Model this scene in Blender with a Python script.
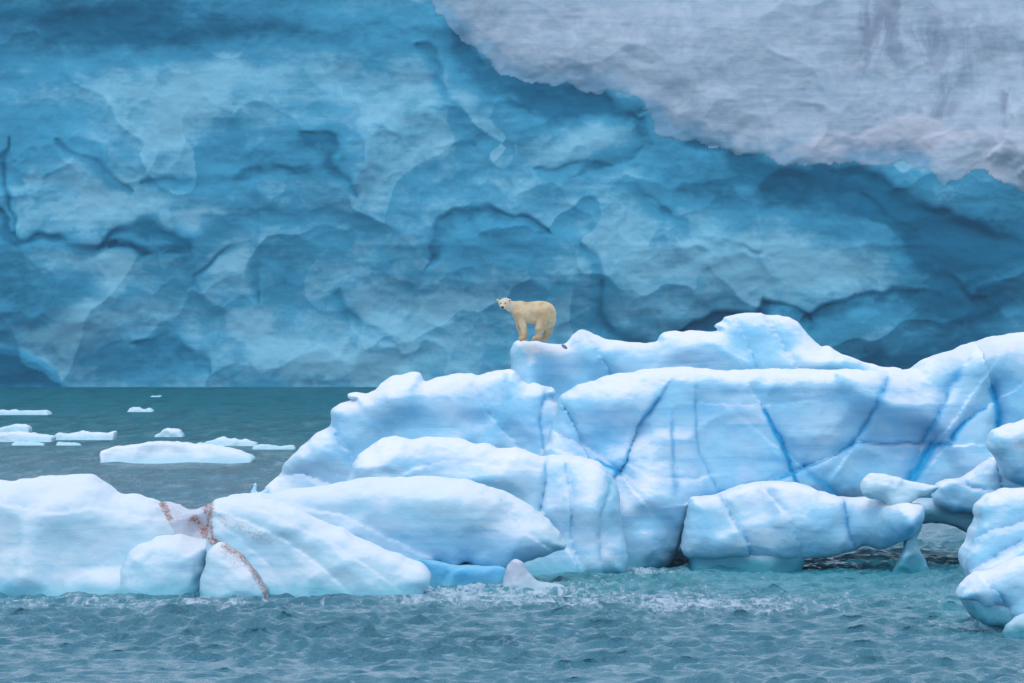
import bpy, math, random
import numpy as np
R = math.radians
for o in list(bpy.data.objects): bpy.data.objects.remove(o, do_unlink=True)
sc = bpy.context.scene
C = sc.collection

# ------------------------------------------------------------------ camera, sky, sun, exposure
FPX, HCAM, PYH = 5689.0, 10.0, 316.0          # focal length in pixels, camera height, row of the horizon
cam = bpy.data.cameras.new('camera'); camo = bpy.data.objects.new('camera', cam); C.objects.link(camo)
cam.sensor_width = 36.0; cam.lens = 36.0*FPX/1024.0
cam.clip_start = 1.0; cam.clip_end = 12000.0
camo.location = (0, 0, HCAM)
camo.rotation_euler = (math.pi/2 - math.atan((341.5-PYH)/FPX), 0, 0)
sc.camera = camo

SUN_EL, SUN_AZ = R(62), R(205)                # azimuth measured from +Y clockwise: high, behind the viewer's right
w = bpy.data.worlds.new('World'); sc.world = w; w.use_nodes = True
nt = w.node_tree; nt.nodes.clear()
wo = nt.nodes.new('ShaderNodeOutputWorld'); bg = nt.nodes.new('ShaderNodeBackground')
sky = nt.nodes.new('ShaderNodeTexSky'); sky.sky_type = 'NISHITA'; sky.sun_disc = False
sky.sun_elevation = SUN_EL; sky.sun_rotation = SUN_AZ
sky.air_density = 1.0; sky.dust_density = 2.0; sky.ozone_density = 2.0
tc = nt.nodes.new('ShaderNodeTexCoord')
cn = nt.nodes.new('ShaderNodeTexNoise'); cn.inputs['Scale'].default_value = 2.2; cn.inputs['Detail'].default_value = 4
cr = nt.nodes.new('ShaderNodeMapRange'); cr.inputs[1].default_value = .25; cr.inputs[2].default_value = .75
cr.inputs[3].default_value = .72; cr.inputs[4].default_value = .95
mx = nt.nodes.new('ShaderNodeMix'); mx.data_type = 'RGBA'
mx.inputs[7].default_value = (6.6, 7.9, 9.6, 1)  # cloud deck
nt.links.new(tc.outputs['Generated'], cn.inputs['Vector']); nt.links.new(cn.outputs['Fac'], cr.inputs[0])
nt.links.new(cr.outputs[0], mx.inputs[0]); nt.links.new(sky.outputs[0], mx.inputs[6])
nt.links.new(mx.outputs[2], bg.inputs['Color']); nt.links.new(bg.outputs[0], wo.inputs[0])
bg.inputs['Strength'].default_value = 0.10
sl = bpy.data.lights.new('sun', 'SUN'); sl.energy = 0.85; sl.angle = R(25); sl.color = (1.0, .96, .93)
so = bpy.data.objects.new('sun', sl); C.objects.link(so)
so.rotation_euler = (math.pi/2 - SUN_EL, 0, math.pi - SUN_AZ)
so.location = (0, 0, 80)
sc.view_settings.view_transform = 'Standard'; sc.view_settings.look = 'None'
sc.view_settings.gamma = 1; sc.view_settings.exposure = 0.22
sc.render.engine = 'CYCLES'
sc.cycles.max_bounces = 6; sc.cycles.diffuse_bounces = 3; sc.cycles.glossy_bounces = 3
sc.cycles.caustics_reflective = False; sc.cycles.caustics_refractive = False

# ------------------------------------------------------------------ helpers
def at(px, py, Y): return ((px-512.0)*Y/FPX, HCAM-(py-PYH)*Y/FPX)     # photo pixel -> X, Z on the plane at distance Y

def _h(ix, iy, iz, s):
    n = (ix.astype(np.int64)*374761393 + iy.astype(np.int64)*668265263 + iz.astype(np.int64)*2147483647 + s*974634777) & 0xffffffff
    n = ((n ^ (n >> 13))*1274126177) & 0xffffffff
    n = ((n ^ (n >> 16))*2246822519) & 0xffffffff
    return ((n ^ (n >> 15)) & 0xffffff)/float(0xffffff)*2-1
def vn(x, y, z, s=0):                                                  # value noise -1..1
    x, y, z = np.broadcast_arrays(np.asarray(x, float), np.asarray(y, float), np.asarray(z, float))
    ix, iy, iz = np.floor(x), np.floor(y), np.floor(z)
    fx, fy, fz = x-ix, y-iy, z-iz
    fx, fy, fz = [f*f*f*(f*(f*6-15)+10) for f in (fx, fy, fz)]
    def c(a, b, d): return _h(ix+a, iy+b, iz+d, s)
    a = c(0,0,0)*(1-fx)+c(1,0,0)*fx; b = c(0,1,0)*(1-fx)+c(1,1,0)*fx
    d = c(0,0,1)*(1-fx)+c(1,0,1)*fx; e = c(0,1,1)*(1-fx)+c(1,1,1)*fx
    return (a*(1-fy)+b*fy)*(1-fz)+(d*(1-fy)+e*fy)*fz
def fbm(x, y, z, s=0, octv=4, g=.5):
    a, t, k = 0, 1.0, 1.0
    for i in range(octv):
        a = a+t*vn(x*k+i*7.3, y*k-i*3.1, z*k+i*5.7, s+i); t *= g; k *= 2.03
    return a
def smoothstep(a, b, x):
    t = np.clip((x-a)/(b-a), 0, 1); return t*t*(3-2*t)
def smax(a, b, k):
    h = np.maximum(k-np.abs(a-b), 0)/k
    return np.maximum(a, b)+h*h*k*.25
def smin(a, b, k): return -smax(-a, -b, k)
def rounded(pts, closed=True, n=4):                                    # Catmull-Rom through the points
    P = np.array(pts, float); N = len(P); out = []
    rng = range(N) if closed else range(N-1)
    for i in rng:
        if closed: p0, p1, p2, p3 = P[i-1], P[i], P[(i+1) % N], P[(i+2) % N]
        else: p0, p1, p2, p3 = P[max(i-1, 0)], P[i], P[i+1], P[min(i+2, N-1)]
        # centripetal-ish tension keeps short corners crisp
        for k in range(n):
            t = k/n; m1 = (p2-p0)*.4; m2 = (p3-p1)*.4
            L = np.linalg.norm(p2-p1)+1e-9
            for_m1 = min(1, L/(np.linalg.norm(m1)+1e-9)); for_m2 = min(1, L/(np.linalg.norm(m2)+1e-9))
            m1 = m1*for_m1; m2 = m2*for_m2
            out.append((2*t**3-3*t**2+1)*p1+(t**3-2*t**2+t)*m1+(-2*t**3+3*t**2)*p2+(t**3-t**2)*m2)
    if not closed: out.append(P[-1])
    return np.array(out)
def dist_poly(X, Z, P, closed=True):
    d = np.full(X.shape, 1e9); ins = np.zeros(X.shape, bool)
    N = len(P)
    for i in range(N if closed else N-1):
        ax, az = P[i]; bx, bz = P[(i+1) % N]
        ex, ez = bx-ax, bz-az
        t = np.clip(((X-ax)*ex+(Z-az)*ez)/(ex*ex+ez*ez+1e-12), 0, 1)
        d = np.minimum(d, (X-ax-t*ex)**2+(Z-az-t*ez)**2)
        if closed:
            c = ((az > Z) != (bz > Z))
            with np.errstate(divide='ignore', invalid='ignore'):
                xi = ex*(Z-az)/(ez if abs(ez) > 1e-12 else 1e-12)+ax
            ins ^= c & (X < xi)
    d = np.sqrt(d)
    return np.where(ins, -d, d) if closed else d
def bilin(M, u, v):
    u = np.clip(u, 0, M.shape[0]-1.001); v = np.clip(v, 0, M.shape[1]-1.001)
    i = u.astype(int); j = v.astype(int); a = u-i; b = v-j
    return (M[i,j]*(1-a)+M[i+1,j]*a)*(1-b)+(M[i,j+1]*(1-a)+M[i+1,j+1]*a)*b

def surface_nets(f, org, h):                                           # f<0 is solid
    nx, ny, nz = f.shape; ins = f < 0
    cx, cy, cz = nx-1, ny-1, nz-1
    cnt = np.zeros((cx, cy, cz), np.int8)
    for a in (0, 1):
        for b in (0, 1):
            for c in (0, 1): cnt += ins[a:a+cx, b:b+cy, c:c+cz]
    act = (cnt > 0) & (cnt < 8)
    I = np.argwhere(act); idx = np.full(act.shape, -1, np.int64); idx[act] = np.arange(len(I))
    S = np.zeros((len(I), 3)); n = np.zeros(len(I))
    cor = [(a, b, c) for a in (0, 1) for b in (0, 1) for c in (0, 1)]
    V = {k: f[I[:,0]+k[0], I[:,1]+k[1], I[:,2]+k[2]] for k in cor}
    for p in cor:
        for ax in range(3):
            if p[ax]: continue
            q = list(p); q[ax] = 1; q = tuple(q)
            a, b = V[p], V[q]; m = (a < 0) != (b < 0)
            t = np.where(m, a/np.where(m, a-b, 1), 0)
            for k in range(3):
                S[:,k] += np.where(m, p[k]+(t if k == ax else 0), 0)
            n += m
    co = (I+S/n[:,None])*np.array(h)+np.array(org)
    F = []
    for ax in range(3):
        u, v = [(1, 2), (2, 0), (0, 1)][ax]
        sl0 = [slice(None)]*3; sl1 = [slice(None)]*3
        sl0[ax] = slice(0, -1); sl1[ax] = slice(1, None)
        A = ins[tuple(sl0)]; B = ins[tuple(sl1)]
        E = np.argwhere(A != B)
        E = E[(E[:,u] > 0) & (E[:,v] > 0) & (E[:,u] < f.shape[u]-1) & (E[:,v] < f.shape[v]-1)]
        s = A[E[:,0], E[:,1], E[:,2]]
        def g(du, dv):
            Q = E.copy(); Q[:,u] -= du; Q[:,v] -= dv
            return idx[Q[:,0], Q[:,1], Q[:,2]]
        q = np.stack([g(1,1), g(0,1), g(0,0), g(1,0)], 1)
        q[~s] = q[~s][:, ::-1]
        F.append(q)
    return co, np.concatenate(F)

def mesh_np(name, co, quads, mat, parent=None, base=(0,0,0), attrs=None, smooth=True):
    me = bpy.data.meshes.new(name); co = np.asarray(co, float)-np.array(base)
    q = np.asarray(quads)
    me.vertices.add(len(co)); me.vertices.foreach_set('co', co.astype(np.float32).ravel())
    k = q.shape[1]
    me.loops.add(q.size); me.loops.foreach_set('vertex_index', q.astype(np.int32).ravel())
    me.polygons.add(len(q)); me.polygons.foreach_set('loop_start', np.arange(0, q.size, k, dtype=np.int32))
    me.polygons.foreach_set('loop_total', np.full(len(q), k, np.int32))
    me.update(calc_edges=True); me.validate()
    if smooth: me.polygons.foreach_set('use_smooth', np.ones(len(me.polygons), bool))
    for an, arr in (attrs or {}).items():
        A = me.attributes.new(an, 'FLOAT', 'POINT'); A.data.foreach_set('value', np.asarray(arr, np.float32))
    me.materials.append(mat)
    o = bpy.data.objects.new(name, me); C.objects.link(o)
    if parent is not None: o.parent = parent
    else: o.location = base
    return o
def normals(co, q):
    n = np.cross(co[q[:,2]]-co[q[:,0]], co[q[:,3]]-co[q[:,1]])
    N = np.zeros_like(co)
    for k in range(4):
        for c in range(3): N[:,c] += np.bincount(q[:,k], n[:,c], len(co))
    return N/(np.linalg.norm(N, axis=1)[:,None]+1e-12)
def smooth_co(co, q, it=1, lam=.5):
    for _ in range(it):
        S = np.zeros_like(co); c = np.zeros(len(co))
        for k in range(4):
            a, b = q[:,k], q[:,(k+1) % 4]
            for d in range(3): S[:,d] += np.bincount(a, co[b,d], len(co))+np.bincount(b, co[a,d], len(co))
            c += np.bincount(a, minlength=len(co))+np.bincount(b, minlength=len(co))
        co = co*(1-lam)+S/c[:,None]*lam
    return co
def tag(o, label=None, cat=None, group=None, kind=None):
    if label: o['label'] = label
    if cat: o['category'] = cat
    if group: o['group'] = group
    if kind: o['kind'] = kind
    return o
def empty(name, loc, label, cat, group=None):
    o = bpy.data.objects.new(name, None); C.objects.link(o); o.location = loc; o.empty_display_size = .5
    return tag(o, label, cat, group)

# ------------------------------------------------------------------ materials
class N:
    def __init__(s, name):
        s.m = bpy.data.materials.new(name); s.m.use_nodes = True; s.t = s.m.node_tree
        s.b = s.t.nodes['Principled BSDF']; s.o = s.t.nodes['Material Output']
    def n(s, ty, **kw):
        x = s.t.nodes.new(ty)
        for k, v in kw.items(): setattr(x, k, v)
        return x
    def l(s, a, b): s.t.links.new(a, b)
    def val(s, v):
        return v
    def noise(s, vec, scale, detail=4, rough=.5, dist=0):
        x = s.n('ShaderNodeTexNoise'); x.inputs['Scale'].default_value = scale; x.inputs['Detail'].default_value = detail
        x.inputs['Roughness'].default_value = rough; x.inputs['Distortion'].default_value = dist
        s.l(vec, x.inputs['Vector']); return x.outputs['Fac']
    def mapv(s, vec, scale, rot=(0,0,0)):
        x = s.n('ShaderNodeMapping'); x.inputs['Scale'].default_value = scale; x.inputs['Rotation'].default_value = rot
        s.l(vec, x.inputs['Vector']); return x.outputs[0]
    def ramp(s, fac, a, b, c=0, d=1):
        x = s.n('ShaderNodeMapRange', interpolation_type='SMOOTHSTEP')
        for i, v in enumerate((a, b, c, d)): x.inputs[i+1].default_value = v
        s.l(fac, x.inputs[0]); return x.outputs[0]
    def mix(s, fac, A, B, mode='MIX'):
        x = s.n('ShaderNodeMix', data_type='RGBA', blend_type=mode)
        for i, v in ((0, fac), (6, A), (7, B)):
            if hasattr(v, 'is_linked') or hasattr(v, 'links'): s.l(v, x.inputs[i])
            elif i == 0: x.inputs[0].default_value = v
            else: x.inputs[i].default_value = (*v, 1)
        return x.outputs[2]
    def math(s, op, a, b=0.0):
        x = s.n('ShaderNodeMath', operation=op)
        for i, v in ((0, a), (1, b)):
            if hasattr(v, 'links'): s.l(v, x.inputs[i])
            else: x.inputs[i].default_value = v
        return x.outputs[0]
    def attr(s, name):
        x = s.n('ShaderNodeAttribute', attribute_name=name); return x.outputs['Fac']
    def bump(s, h, strength, dist, prev=None):
        x = s.n('ShaderNodeBump'); x.inputs['Strength'].default_value = strength; x.inputs['Distance'].default_value = dist
        s.l(h, x.inputs['Height'])
        if prev is not None: s.l(prev, x.inputs['Normal'])
        return x.outputs[0]

def ice_mat(name, pale=(.34,.68,.87), snow=(.86,.86,.92), deep=(.02,.36,.66), teal=(.14,.50,.62), snowlo=.42, snowhi=.92, sss=.0):
    s = N(name)
    g = s.n('ShaderNodeNewGeometry'); pos = g.outputs['Position']
    sep = s.n('ShaderNodeSeparateXYZ'); s.l(g.outputs['Normal'], sep.inputs[0])
    sp = s.n('ShaderNodeSeparateXYZ'); s.l(pos, sp.inputs[0])
    low = s.noise(pos, .35, 4, .55, .4)
    band = s.noise(s.mapv(pos, (.25,.25,3.0), (.0,.06,0)), 1.0, 5, .6, .3)
    fine = s.noise(pos, 3.5, 6, .65)
    col = s.mix(s.ramp(low, .35, .68), pale, tuple(p*.55+q*.45 for p, q in zip(pale, snow)))
    blu = tuple(p*.72+q*.28 for p, q in zip(pale, deep))
    col = s.mix(s.math('MULTIPLY', s.ramp(band, .48, .72), .75), col, blu)
    # snow and weathered bubbly crust where the surface lies back
    up = s.math('ADD', sep.outputs[2], s.math('MULTIPLY', s.math('SUBTRACT', fine, .5), .35))
    up = s.math('ADD', up, s.math('MULTIPLY', s.math('SUBTRACT', low, .5), .5))
    col = s.mix(s.ramp(up, snowlo, snowhi), col, snow)
    v = s.attr('vein')
    vn_ = s.math('MULTIPLY', v, s.ramp(s.noise(s.mapv(pos, (1,1,2.5)), 1.3, 4, .6), .15, .6, .75, 1.15))
    col = s.mix(vn_, col, deep)
    # wet translucent ice at the waterline
    zz = s.math('ADD', sp.outputs[2], s.math('MULTIPLY', s.math('SUBTRACT', s.noise(pos, .8, 3), .5), 1.0))
    col = s.mix(s.ramp(zz, .1, .75, .8, 0), col, teal)
    st = s.attr('stain')
    stn = s.ramp(s.math('MULTIPLY', st, s.ramp(s.noise(pos, 5.0, 8, .8, 1.2), .38, .62)), .10, .50)
    col = s.mix(s.math('MULTIPLY', s.ramp(st, .1, .9), .55), col, (.55,.44,.42))
    col = s.mix(s.math('MULTIPLY', stn, .75), col, (.23,.055,.04))
    s.l(col, s.b.inputs['Base Color'])
    s.b.inputs['Roughness'].default_value = .55
    s.b.inputs['Specular IOR Level'].default_value = .25
    if sss:
        s.b.inputs['Subsurface Weight'].default_value = sss
        s.b.inputs['Subsurface Radius'].default_value = (.25, .7, 1.0)
        s.b.inputs['Subsurface Scale'].default_value = .24
    b1 = s.bump(s.noise(pos, 1.6, 5, .55, .3), .22, .22)
    b2 = s.bump(s.noise(s.mapv(pos, (1,1,2.6)), 6.0, 6, .66), .32, .07, b1)
    s.l(b2, s.b.inputs['Normal'])
    return s.m
ICE = ice_mat('berg_ice', sss=.5)
ICE_FRONT = ice_mat('foreground_ice', pale=(.44,.70,.82), snow=(.78,.82,.89), snowlo=.30, snowhi=.95, sss=.35)
ICE_TEAL = ice_mat('clear_teal_ice', pale=(.10,.42,.54), snow=(.50,.68,.80), deep=(.03,.28,.50), teal=(.02,.28,.36), snowlo=.2, snowhi=.8)
ICE_BLUE = ice_mat('clear_blue_ice', sss=.5, pale=(.10,.47,.76), snow=(.25,.60,.82), deep=(.06,.42,.72), teal=(.16,.55,.72), snowlo=.3, snowhi=.9)
ICE_GREY = ice_mat('grey_ice', pale=(.45,.50,.60), snow=(.62,.66,.76), teal=(.40,.58,.66))
ICE_FLOE = ice_mat('floe_ice', pale=(.62,.76,.88), snow=(.82,.86,.92), teal=(.40,.70,.82))

def simple(name, col, rough=.6, spec=.3, noise=0, ns=5):
    s = N(name); s.b.inputs['Roughness'].default_value = rough; s.b.inputs['Specular IOR Level'].default_value = spec
    g = s.n('ShaderNodeNewGeometry')
    c = s.mix(s.noise(g.outputs['Position'], ns, 4), tuple(v*(1-noise) for v in col), tuple(min(1, v*(1+noise)) for v in col))
    s.l(c, s.b.inputs['Base Color']); return s.m

# ------------------------------------------------------------------ sea
def axis(segs):
    out = [segs[0][0]]
    for a, b, h in segs:
        n = max(1, int(round((b-a)/h))); out += list(np.linspace(a, b, n+1)[1:])
    return np.array(out)
def sea():
    xs = axis([(-3000,-600,300), (-600,-120,40), (-120,-45,3), (-45,-30,.5), (-30,-21,.2), (-21,21,.1), (21,30,.2), (30,45,.5), (45,120,3), (120,600,40), (600,3000,300)])
    ys = axis([(-400,100,50), (100,120,2), (120,148,.25), (148,250,.1), (250,300,.25), (300,420,.6), (420,801,2.5), (801,1400,120)])
    X, Y = np.meshgrid(xs, ys, indexing='ij')
    gx = np.gradient(xs)[:,None]; gy = np.gradient(ys)[None,:]
    sp = np.maximum(gx, gy)
    rs = np.random.RandomState(5)
    Z = np.zeros_like(X); DX = np.zeros_like(X); DY = np.zeros_like(X)
    wind = R(-80)
    for i in range(72):
        L = .36*(5.0/.36)**(rs.rand()**1.2); th = wind+rs.normal()*.55; k = 2*math.pi/L
        A = .0170*L**.80*(.6+.8*rs.rand())*(1.1 if L < 1.2 else .60)
        kx, ky = k*math.cos(th), k*math.sin(th); ph = rs.rand()*6.283
        fade = np.clip((L/sp-3.0)/3.0, 0, 1)
        p = kx*X+ky*Y+ph
        Z += fade*A*np.cos(p); DX -= fade*A*.75*math.cos(th)*np.sin(p); DY -= fade*A*.75*math.sin(th)*np.sin(p)
    patch = .75+.35*vn(X/14, Y/22, 0, 3)
    Z *= patch*(.75+.5*smoothstep(-.4, .5, vn(X/3.1, Y/5.0, 4, 33)))
    px = 512+FPX*X/np.maximum(Y, 1); py = PYH+FPX*HCAM/np.maximum(Y, 1)
    def blob(cx, cy, rx, ry): return np.exp(-((px-cx)/rx)**2-((py-cy)/ry)**2)
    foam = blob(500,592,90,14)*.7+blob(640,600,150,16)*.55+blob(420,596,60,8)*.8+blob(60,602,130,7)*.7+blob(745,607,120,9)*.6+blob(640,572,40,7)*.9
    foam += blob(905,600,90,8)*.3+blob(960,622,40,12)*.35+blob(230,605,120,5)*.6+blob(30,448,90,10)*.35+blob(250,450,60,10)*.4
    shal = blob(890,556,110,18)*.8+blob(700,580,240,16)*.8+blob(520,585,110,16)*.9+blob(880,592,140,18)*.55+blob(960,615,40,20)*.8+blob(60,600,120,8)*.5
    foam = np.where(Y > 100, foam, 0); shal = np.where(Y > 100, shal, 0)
    co = np.stack([X+DX, Y+DY, Z], -1).reshape(-1, 3)
    nx, ny = X.shape; I = np.arange(nx*ny).reshape(nx, ny)
    q = np.stack([I[:-1,:-1], I[1:,:-1], I[1:,1:], I[:-1,1:]], -1).reshape(-1, 4)
    s = N('sea_water')
    g = s.n('ShaderNodeNewGeometry'); pos = g.outputs['Position']
    sp_ = s.n('ShaderNodeSeparateXYZ'); s.l(pos, sp_.inputs[0])
    deep = s.mix(s.noise(s.mapv(pos, (.05,.012,1)), 1.0, 3), (.012,.135,.20), (.045,.215,.30))
    deep = s.mix(s.ramp(sp_.outputs[1], 215, 480), deep, (.0,.185,.24))
    col = s.mix(s.math('MULTIPLY', s.attr('shallow'), .7), deep, (.03,.28,.34))
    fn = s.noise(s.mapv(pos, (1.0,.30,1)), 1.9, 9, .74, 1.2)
    foam_glint = s.ramp(s.math('ADD', fn, s.math('MULTIPLY', s.math('ADD', s.attr('foam'), .42), .20)), .66, .88)  # foam by the ice, plus pale streaks painted everywhere as sky glints
    col = s.mix(s.math('MULTIPLY', foam_glint, .85), col, (.58,.68,.80))
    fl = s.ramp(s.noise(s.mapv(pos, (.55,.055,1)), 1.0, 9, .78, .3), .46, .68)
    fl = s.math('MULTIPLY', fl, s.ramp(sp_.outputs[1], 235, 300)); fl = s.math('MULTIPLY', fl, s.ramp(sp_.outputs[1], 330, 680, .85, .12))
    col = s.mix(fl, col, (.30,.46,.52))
    lo = s.math('MULTIPLY', s.ramp(s.noise(s.mapv(pos, (.30,.035,1)), 1.0, 6, .7, .3), .48, .68), s.ramp(sp_.outputs[1], 235, 330, 0, .75))
    col = s.mix(lo, col, (.0,.085,.12))
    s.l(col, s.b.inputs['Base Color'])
    s.b.inputs['IOR'].default_value = 1.5
    s.l(s.ramp(sp_.outputs[1], 250, 480, .5, .02), s.b.inputs['Specular IOR Level'])
    s.l(s.math('ADD', s.math('MULTIPLY', foam_glint, .5), s.ramp(sp_.outputs[1], 220, 480, .06, .34)), s.b.inputs['Roughness'])
    h0 = s.noise(s.mapv(pos, (.8,.09,1), (0,0,R(2))), 1.0, 6, .7, .3)
    far = s.ramp(sp_.outputs[1], 230, 330)
    bf = s.n('ShaderNodeBump'); s.l(h0, bf.inputs['Height']); s.l(s.math('MULTIPLY', far, .9), bf.inputs['Strength']); bf.inputs['Distance'].default_value = 2.6
    h1 = s.noise(s.mapv(pos, (1,.55,1), (0,0,R(20))), 1.5, 6, .66, .4)
    h2 = s.noise(s.mapv(pos, (1,.4,1)), 4.2, 4, .6)
    b = s.bump(h1, .8, .30, bf.outputs[0]); b = s.bump(h2, .6, .10, b)
    s.l(b, s.b.inputs['Normal'])
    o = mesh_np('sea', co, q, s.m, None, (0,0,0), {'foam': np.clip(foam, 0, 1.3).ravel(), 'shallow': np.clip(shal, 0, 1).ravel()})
    tag(o, 'choppy teal sea water', 'sea', kind='structure')
sea()

# ------------------------------------------------------------------ glacier front
YW = 800.0; SW = YW/FPX
def gauss(PX, PY, cx, cy, rx, ry, rot=0):
    c, s_ = math.cos(R(rot)), math.sin(R(rot)); dx, dy = PX-cx, PY-cy
    u = (dx*c+dy*s_)/rx; v = (-dx*s_+dy*c)/ry
    return np.exp(-(u*u+v*v))
def onesided(PX, PY, line, w1, w2):                   # soft stroke: sharp above (w1), long fade below (w2)
    P = rounded(line, False, 4); best = np.full(PX.shape, 1e9); sg = np.zeros(PX.shape)
    best_s = np.zeros(PX.shape)
    for i in range(len(P)-1):
        a, b = P[i], P[i+1]; e = b-a
        t = np.clip(((PX-a[0])*e[0]+(PY-a[1])*e[1])/(e@e+1e-9), 0, 1)
        dx, dy = PX-a[0]-t*e[0], PY-a[1]-t*e[1]; d = dx*dx+dy*dy
        m = d < best; best = np.where(m, d, best); sg = np.where(m, np.sign(e[0]*dy-e[1]*dx), sg); best_s = np.where(m, (i+t)/(len(P)-1), best_s)
    d = np.sqrt(best); tp = .25+.75*np.sin(np.pi*np.clip(best_s, 0, 1))**.6; w1 = w1*tp; w2 = w2*tp
    return np.where(sg > 0, np.exp(-(d/w2)**2), np.exp(-(d/w1)**2))
BOUND = [(-200,-400),(380,-200),(425,-10),(447,18),(462,36),(480,50),(497,70),(520,78),(560,84),(610,91),(636,96),(644,108),(656,128),(668,138),(700,142),(722,150),(748,152),(790,164),(850,163),(878,166),(905,160),(925,170),(948,184),(962,180),(976,171),(990,172),(1004,181),(1024,190),(1100,205),(1500,260),(1500,-900),(-200,-900)]
def glacier():
    xs = axis([(-420,-150,8), (-150,-76,.6), (-76,76,.2), (76,150,.6), (150,420,8)])
    zs = axis([(-2,56,.2), (56,78,1.2)])
    X, Z = np.meshgrid(xs, zs, indexing='ij')
    # domain-warped photo coordinates steer where the large breaks of the face run
    WX = X+1.3*vn(X/5, Z/5, 0, 11)+.5*vn(X/1.8, Z/1.8, 0, 12)
    WZ = Z+1.0*vn(X/5, Z/5, 9, 13)+.4*vn(X/1.8, Z/1.6, 3, 14)
    PX = 512+WX/SW; PY = PYH-(WZ-HCAM)/SW
    nz = Z+0
    # conchoidal spalls: power diagram of concave scoops
    rs = np.random.RandomState(21)
    D = np.zeros_like(X)
    ids = {}
    def scoops(cell, amp, seed, asp=1.0):
        r_ = np.random.RandomState(seed); u = X+cell*.6*fbm(X/cell, Z/cell, 1, seed, 3); v = (Z+cell*.5*fbm(X/cell, Z/cell, 5, seed+1, 3))*asp
        iu, iv = np.floor(u/cell), np.floor(v/cell); best = np.full(X.shape, 1e9); idv = np.zeros_like(X)
        for a in (-1,0,1):
            for b in (-1,0,1):
                cx = (iu+a+.5+.45*_h(iu+a, iv+b, iu*0, seed))*cell; cz = (iv+b+.5+.45*_h(iu+a, iv+b, iu*0, seed+7))*cell
                off = .25*_h(iu+a, iv+b, iu*0, seed+9)
                q_ = ((u-cx)**2+(v-cz)**2)/cell**2+off; m = q_ < best
                best = np.where(m, q_, best); idv = np.where(m, _h(iu+a, iv+b, iu*0, seed+15)+1.1*(v-cz)/cell, idv)
        ids[seed] = idv
        return amp*best
    up_ = smoothstep(30, 50, Z)
    D += scoops(13, 1.7, 31, 1.1)*(1-.45*up_)+scoops(5.5, .75, 41)*(1-.6*up_)*(.6+.6*vn(X/16, Z/12, 2, 6))+scoops(2.4, .20, 43)*(.5+.5*vn(X/9, Z/7, 4, 8))
    D += 2.0*fbm(X/22, Z/16, 0, 51, 3)+.14*fbm(X/3, Z/1.6, 0, 52, 4)
    # traced dark bands and steps (clear blue ice opened by breaks)
    dk = np.zeros_like(X); st = np.zeros_like(X)
    def S(line, w1, w2, a, step=0):
        nonlocal dk, st
        m = onesided(PX, PY, line, w1, w2); mod = smoothstep(-.55, .35, vn(X/5.5, Z/4.5, len(line), 90+int(line[0][0]) % 37)+.25); dk = dk+a*m*(.35+.65*mod); st = st+.5*step*m*mod
    sharp = 4
    S([(433,0),(455,28),(480,56),(500,76),(560,92),(612,98),(636,108)], 12, 26, .80, 1.4)
    S([(640,118),(668,142),(705,148),(750,160),(790,176),(850,175),(885,192),(930,215),(980,235),(1040,250)], 12, 34, .85, 1.6)
    S([(640,150),(610,165),(575,182)], 5, 16, .45, .6)
    S([(422,38),(440,66),(452,95),(462,125),(470,150)], 4, 9, .40, .8)
    S([(425,262),(432,230),(450,208),(485,203),(522,212),(545,236)], 3, 20, .55, 1.5)
    S([(585,240),(597,262),(605,285),(609,310),(628,334),(640,345)], 6, 14, .6, .5)
    S([(0,214),(20,236),(70,244),(96,246),(120,242)], 4, 9, .75, 1.0)
    S([(96,246),(120,230),(150,224),(182,240),(150,246),(110,248)], 6, 9, .75, .8)
    S([(55,135),(80,158),(110,172),(133,186)], 4, 12, .4, .6)
    S([(3,145),(8,175),(8,200),(20,232)], 3, 6, .7, .6)
    S([(145,180),(210,180),(260,175),(310,165)], 5, 12, .4, .6)
    S([(310,128),(330,150),(350,170),(356,192)], 5, 9, .5, .8)
    S([(200,215),(250,212),(300,214),(380,225)], 6, 14, .28, .4)
    S([(190,285),(225,250),(258,240),(262,275),(252,300)], 3, 8, .40, 1.0)
    S([(672,336),(700,318),(725,310),(752,312),(762,298),(790,312),(810,322)], 3, 24, .85, 2.2)
    S([(800,325),(840,305),(890,290),(940,292),(985,300)], 4, 20, .60, 1.2)
    S([(330,290),(345,310),(375,330),(400,340)], 4, 10, .35, .5)
    S([(140,342),(170,335),(200,350),(215,372)], 4, 12, .45, .8)
    S([(865,195),(905,225),(930,262),(975,300)], 5, 20, .5, 1.0)
    S([(540,165),(590,170),(640,190),(700,235),(760,250)], 4, 14, .25, .7)
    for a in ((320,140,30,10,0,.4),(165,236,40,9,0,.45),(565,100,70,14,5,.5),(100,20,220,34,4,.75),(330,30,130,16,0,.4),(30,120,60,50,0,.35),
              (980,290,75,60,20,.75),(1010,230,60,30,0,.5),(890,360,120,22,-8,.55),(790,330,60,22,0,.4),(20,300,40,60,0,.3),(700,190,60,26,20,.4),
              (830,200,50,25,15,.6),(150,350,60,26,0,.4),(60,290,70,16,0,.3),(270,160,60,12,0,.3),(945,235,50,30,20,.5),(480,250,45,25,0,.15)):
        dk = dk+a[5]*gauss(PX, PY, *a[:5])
    lt = np.zeros_like(X)
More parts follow.
